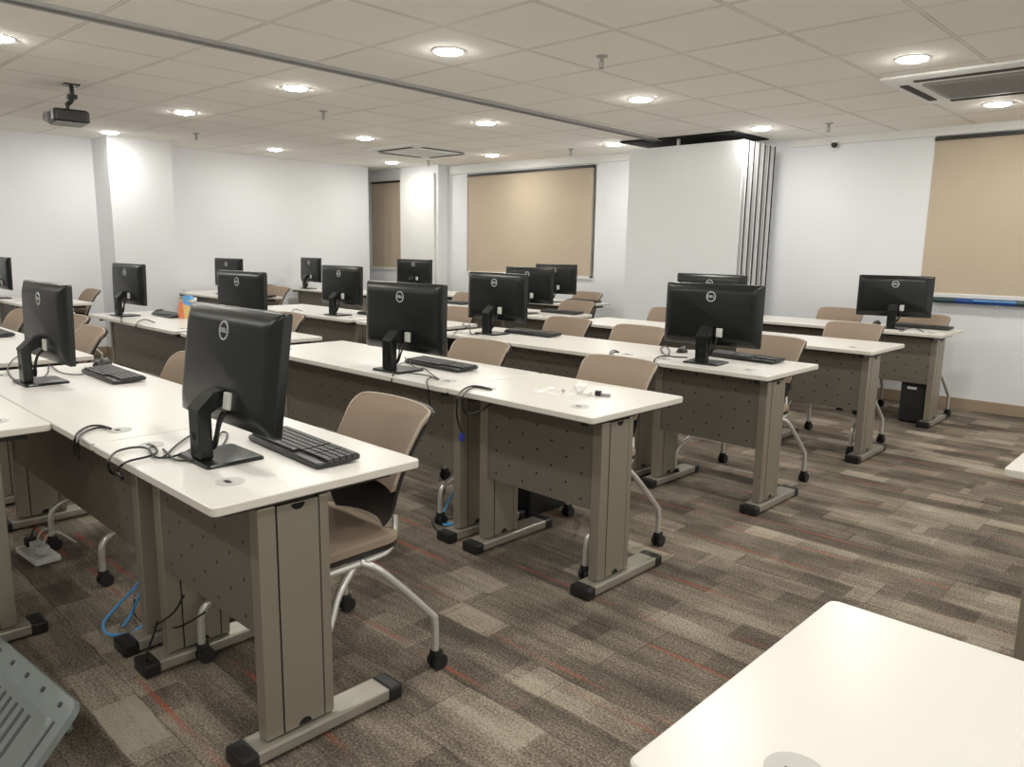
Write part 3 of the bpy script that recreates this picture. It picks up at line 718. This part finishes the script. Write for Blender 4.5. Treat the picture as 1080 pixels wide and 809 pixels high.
ch0 = make_chair('nearest taupe chair, seat and legs in view, behind the closest keyboard', (-2.045, 1.235, 0), -2)
for x, y, rz, l in (
    (-3.44, 1.20, 3, 'taupe chair half hidden behind the closest monitor'),
    (-2.12, 2.645, 0, 'taupe chair behind the desk with crumpled scraps'),
    (-3.03, 2.62, 2, 'taupe chair behind the second row keyboard'),
    (-3.65, 4.10, 0, 'taupe chair in third row, left of another above the same desk'),
    (-2.96, 4.02, 0, 'taupe chair in third row, left of the aisle-end monitor'),
    (-2.085, 4.15, -2, 'taupe chair behind the aisle-end monitor of third row'),
    (-2.10, 5.51, -2, 'taupe chair behind the empty aisle-end desk of fourth row'),
    (-3.72, 5.60, 0, 'taupe chair before the white face of the folding partition'),
    (-2.76, 7.00, 0, 'taupe chair by the back wall, left of the blue pole monitor'),
    (-2.03, 6.90, -2, 'taupe chair by the back wall behind the monitor near the blue pole'),
    (-5.00, 1.25, 0, 'taupe chair right of the edge-on monitor, left bank front row'),
    (-6.52, 1.25, 0, 'taupe chair cut by the left picture edge, front row'),
    (-5.85, 1.42, 4, 'taupe chair mostly hidden by the one beside the edge-on monitor'),
    (-9.00, 2.52, 0, 'far taupe chair beside the left wall'),
    (-5.20, 2.68, 0, 'taupe chair peeking above the second row desk, left bank right end'),
    (-4.88, 4.12, 0, 'taupe chair showing between second and third row monitors'),
    (-6.40, 5.62, 0, 'far taupe chair below the sideways monitor'),
    (-4.80, 5.62, 0, 'far taupe chair behind the partly hidden monitor'),
    (-5.75, 6.98, 0, 'farthest taupe chair below the right end of the middle blind'),
    (-9.10, 4.62, 0, 'far taupe chair left of a pair at the recess wall desk'),
    (-8.50, 4.46, 0, 'far taupe chair right of a pair at the recess wall desk')):
    dup(ch0, (x, y, 0), rz, l)

# ---------------------------------------------------------------- computer towers
def make_tower(label, loc, rz):
    t = thing('computer_tower', label, 'computer', loc, rz, 'black computer towers under the desks')
    b = NBM(); bx(b, -.09, .09, -.19, .19, .012, .37, bev=.006); obj('tower_case', b, M['black'], t)
    b = NBM(); bx(b, -.085, .085, -.196, -.19, .02, .36, bev=.002)
    for k in range(5): bx(b, -.06, .06, -.199, -.196, .06+k*.02, .066+k*.02)
    obj('rear_panel', b, M['matte'], t)
    b = NBM(); bx(b, -.04, .03, -.1985, -.196, .28, .30); obj('connector', b, M['wcable'], t)
    for x in (-.07, .07):
        for y in (-.15, .15): b = NBM(); cyl(b, (x, y, .0), .012, .013, n=10); obj('rubber_foot', b, M['matte'], t)
    return t
tw = make_tower('black computer tower beside the third row joint legs', (-2.70, 4.04, 0), 0)
dup(tw, (-2.585, 2.94, 0), 0, 'black computer tower behind the joint legs of the scraps desk')
dup(tw, (-1.885, 6.83, 0), 0, 'black computer tower under the back wall desk, aisle end')

# ---------------------------------------------------------------- cables
def cable(name, keys, label, cat, mat, r, group=None):
    t = thing(name, label, cat, (0,0,0), 0, group) if len(keys) > 1 else None
    for k in keys:
        b = NBM(); tube(b, CABLES[k], r, 6, 6); o = obj('strand' if t else name, b, M[mat], t, True)
        if not t: tag(o, label, cat, group)
cable('power_cables', ['a1','a2','a3','a4'], 'tangled black cables beside the nearest monitor stand', 'cable', 'cable', .0034)
cable('cable_pair', ['b1','b2'], 'two black cables curving from grommet over the front desk edge', 'cable', 'cable', .0038)
cable('hanging_cables', ['c1','c2'], 'black cables hanging off the joint of second row desks', 'cable', 'cable', .0038)
cable('monitor_cables', ['d1','d2','d3','d4'], 'thin black cables below the second row monitor', 'cable', 'cable', .0030)
cable('looped_cable', ['e1'], 'black cable looped on the third row desk beside a mouse', 'cable', 'cable', .0038)
cable('short_cables', ['f1','f2'], 'short black cable pair coming out of the third row grommet', 'cable', 'cable', .0038)
cable('thin_cables', ['g1','g2'], 'thin black cables left of the third row monitor stand', 'cable', 'cable', .0030)
cable('monitor_leads', ['h1','h2'], 'black leads around the foot of the edge-on monitor', 'cable', 'cable', .0030)
cable('desk_cables', ['i1','i2'], 'black cables on the desk in front of the column monitor', 'cable', 'cable', .0038)
cable('desk_cable', ['j1'], 'black cable over the edge of the left bank third row desk', 'cable', 'cable', .0034)
cable('monitor_lead', ['k1'], 'black lead below the monitor near the blue pole', 'cable', 'cable', .0038)
cable('ethernet_cable', ['bl1','bl2'], 'blue network cable coil under the front row', 'cable', 'blue', .0055)
cable('ethernet_cable', ['bl3','bl4'], 'blue network cable loops under the second row desk joint', 'cable', 'blue', .0055)
cable('trailing_cable', ['bk1','bk2','bk3'], 'black cables trailing by the feet of the front row legs', 'cable', 'cable', .0034)
cable('trailing_cable', ['bk4','bk5'], 'black cables tangled with blue loops under the second row', 'cable', 'cable', .0034)
b = NBM(); p = CABLES['c1'][0]; bx(b, p[0]-.01, p[0]+.01, p[1]-.008, p[1]+.008, p[2]-.03, p[2]+.005, bev=.003)
tag(obj('cable_connector', b, simple('blue_plug', (.04, .05, .35), .4)), 'small blue plug at the end of the hanging black cable', 'plug')
# power strip on the floor, bottom left
t = thing('power_strip', 'white power strip with plugs on the floor under the front row', 'power strip', (-3.66, .85, 0), 4)
b = NBM(); bx(b, -.12, .12, -.05, .05, .002, .025, bev=.005); obj('strip_body', b, M['white'], t)
for k, xx in enumerate((-.08, -.01, .06)):
    b = NBM(); bx(b, xx-.022, xx+.022, -.022, .022, .03, .065, bev=.004); tube(b, [(xx,0,.06),(xx-.02,.03,.10),(xx-.06,.09,.08),(xx-.08,.16,.012)], .004, 6, 5); obj('plug', b, M['wcable'] if k else M['matte'], t, True)

# ---------------------------------------------------------------- small things on the desks
t = thing('paper_pack', 'upright orange, yellow, blue and white paper pack on second row desk', 'pack', (-6.22, 2.66, TZ), 18)
b = NBM(); loft(b, [[(-.085,-.03,.001),(.085,-.03,.001),(.085,.03,.001),(-.085,.03,.001)],[(-.06,-.022,.15),(.06,-.022,.15),(.06,.022,.15),(-.06,.022,.15)]]); obj('pack_body', b, M['yellow'], t)
b = NBM(); loft(b, [[(-.088,-.034,.003),(-.01,-.034,.003),(-.01,.0,.003),(-.088,.0,.003)],[(-.062,-.026,.14),(-.03,-.026,.14),(-.03,.0,.14),(-.062,.0,.14)]]); obj('orange_flap', b, M['orange'], t)
b = NBM(); loft(b, [[(-.03,-.026,.12),(.075,-.026,.10),(.075,.026,.10),(-.03,.026,.12)],[(-.025,-.018,.185),(.045,-.018,.185),(.045,.018,.185),(-.025,.018,.185)]]); obj('blue_flap', b, M['bluep'], t)
b = NBM(); loft(b, [[(.05,-.01,.12),(.10,-.01,.12),(.10,.0,.12),(.05,.0,.12)],[(.085,-.008,.175),(.11,-.008,.17),(.11,.0,.17),(.085,.0,.175)]]); obj('paper_corner', b, M['paper'], t)
# crumpled scraps on the second row end desk
rnd = random.Random(3)
def crumple(name, label, cat, loc, r, mat, flat=.6, group=None):
    b = NBM(); bmesh.ops.create_icosphere(b, subdivisions=2, radius=r)
    for v in b.verts: v.co *= rnd.uniform(.55, 1.2); v.co.z *= flat
    zmin = min(v.co.z for v in b.verts)
    for v in b.verts: v.co.z -= zmin
    o = obj(name, b, mat, None, False, loc); return tag(o, label, cat, group)
crumple('crumpled_paper', 'larger crumpled white scrap standing on the monitorless desk', 'scrap', (-2.0, 2.50, TZ+.001), .030, M['paper'], .9)
crumple('paper_scrap', 'small flat white scrap right of the crumpled one', 'scrap', (-1.955, 2.50, TZ+.001), .022, M['paper'], .5)
t = thing('cable_clip', 'small black and grey clip beside the crumpled scraps', 'clip', (-1.90, 2.53, TZ), 20)
b = NBM(); bx(b, -.03, .03, -.006, .006, .001, .012, bev=.002); obj('clip_arm', b, M['acgrey'], t)
b = NBM(); bx(b, -.035, -.01, -.012, .012, .001, .022, bev=.004); obj('clip_head', b, M['black'], t)
crumple('dark_nub', 'tiny dark bit left of the crumpled white scrap', 'scrap', (-2.06, 2.46, TZ+.001), .009, M['acgrey'], .9)
b = NBM(); n = 10; g = [[b.verts.new(((i/n-.5)*.24, (j/n-.5)*.14, .002 + rnd.uniform(0, .012))) for j in range(n+1)] for i in range(n+1)]
for i in range(n):
    for j in range(n): b.faces.new((g[i][j], g[i+1][j], g[i+1][j+1], g[i][j+1]))
tag(obj('plastic_film', b, M['film'], None, False, (-2.04, 2.43, TZ+.001)), 'thin clear crumpled film lying flat under the scraps', 'film')

# ---------------------------------------------------------------- grey moulded panel, bottom left
O = Vector((-1.985, .513, .215)); ex = Vector((-.69, -.016, -.085)).normalized(); ey = Vector((.03, -.106, -.105)); ey = (ey - ex*ey.dot(ex)).normalized(); ez = ex.cross(ey)
if ez.z < 0: ez = -ez
Mx = Matrix(((ex.x, ey.x, ez.x, O.x), (ex.y, ey.y, ez.y, O.y), (ex.z, ey.z, ez.z, O.z), (0,0,0,1)))
t = thing('ribbed_panel', 'grey ribbed plastic panel leaning in the bottom left corner', 'panel')
def pobj(n, b, m, par, s=False): b.transform(Mx); return obj(n, b, m, par, s)
PL, PD = 1.0, .27
b = NBM(); loft(b, [[(PL/2+p[0], PD/2+p[1], z) for p in rrect(PL-2*i, PD-2*i, .035)] for i, z in ((.0,-.02),(.0,-.003),(.004,0))]); sl = pobj('panel_slab', b, M['grey'], t, True)
b = NBM(); loft(b, [[(PL/2+p[0], PD/2+p[1]+.008, z) for p in rrect(PL-.12-i, PD-.10-i, .02)] for i, z in ((0,-.001),(.012,.008))]); pobj('raised_field', b, M['grey'], sl, True)
b = NBM()
for k in range(12): bx(b, .16+k*.055, .178+k*.055, .085, .215, .0078, .0095, bev=.0004)
pobj('louvres', b, M['greyd'], sl)
b = NBM(); bx(b, .040, .050, .06, .24, .0002, .002); pobj('groove', b, M['greyd'], sl)
for k in range(6):
    b = NBM(); cyl(b, (.07+k*.14, .025, 0), .007, .006, n=10); pobj('stud', b, M['greyd'], sl, True)
b = NBM()
for xx in (.25, .75):
    b = NBM(); p0 = Mx @ Vector((xx, .10, -.02)); tube(b, [tuple(p0), (p0.x, p0.y+.10, .01)], .012, 8, 0); obj('prop_leg', b, M['grey'], t, True)

# ---------------------------------------------------------------- world and colour
w = D.worlds.new('world'); bpy.context.scene.world = w; w.use_nodes = True
w.node_tree.nodes['Background'].inputs[0].default_value = (1, .985, .91, 1); w.node_tree.nodes['Background'].inputs[1].default_value = 1.25
sc = bpy.context.scene
sc.view_settings.view_transform = 'Standard'; sc.view_settings.look = 'None'; sc.view_settings.exposure = .07; sc.view_settings.gamma = 1.03
sc.cycles.max_bounces = 10; sc.cycles.diffuse_bounces = 8; sc.cycles.sample_clamp_indirect = 6
try: sc.cycles.use_denoising = True
except Exception: pass
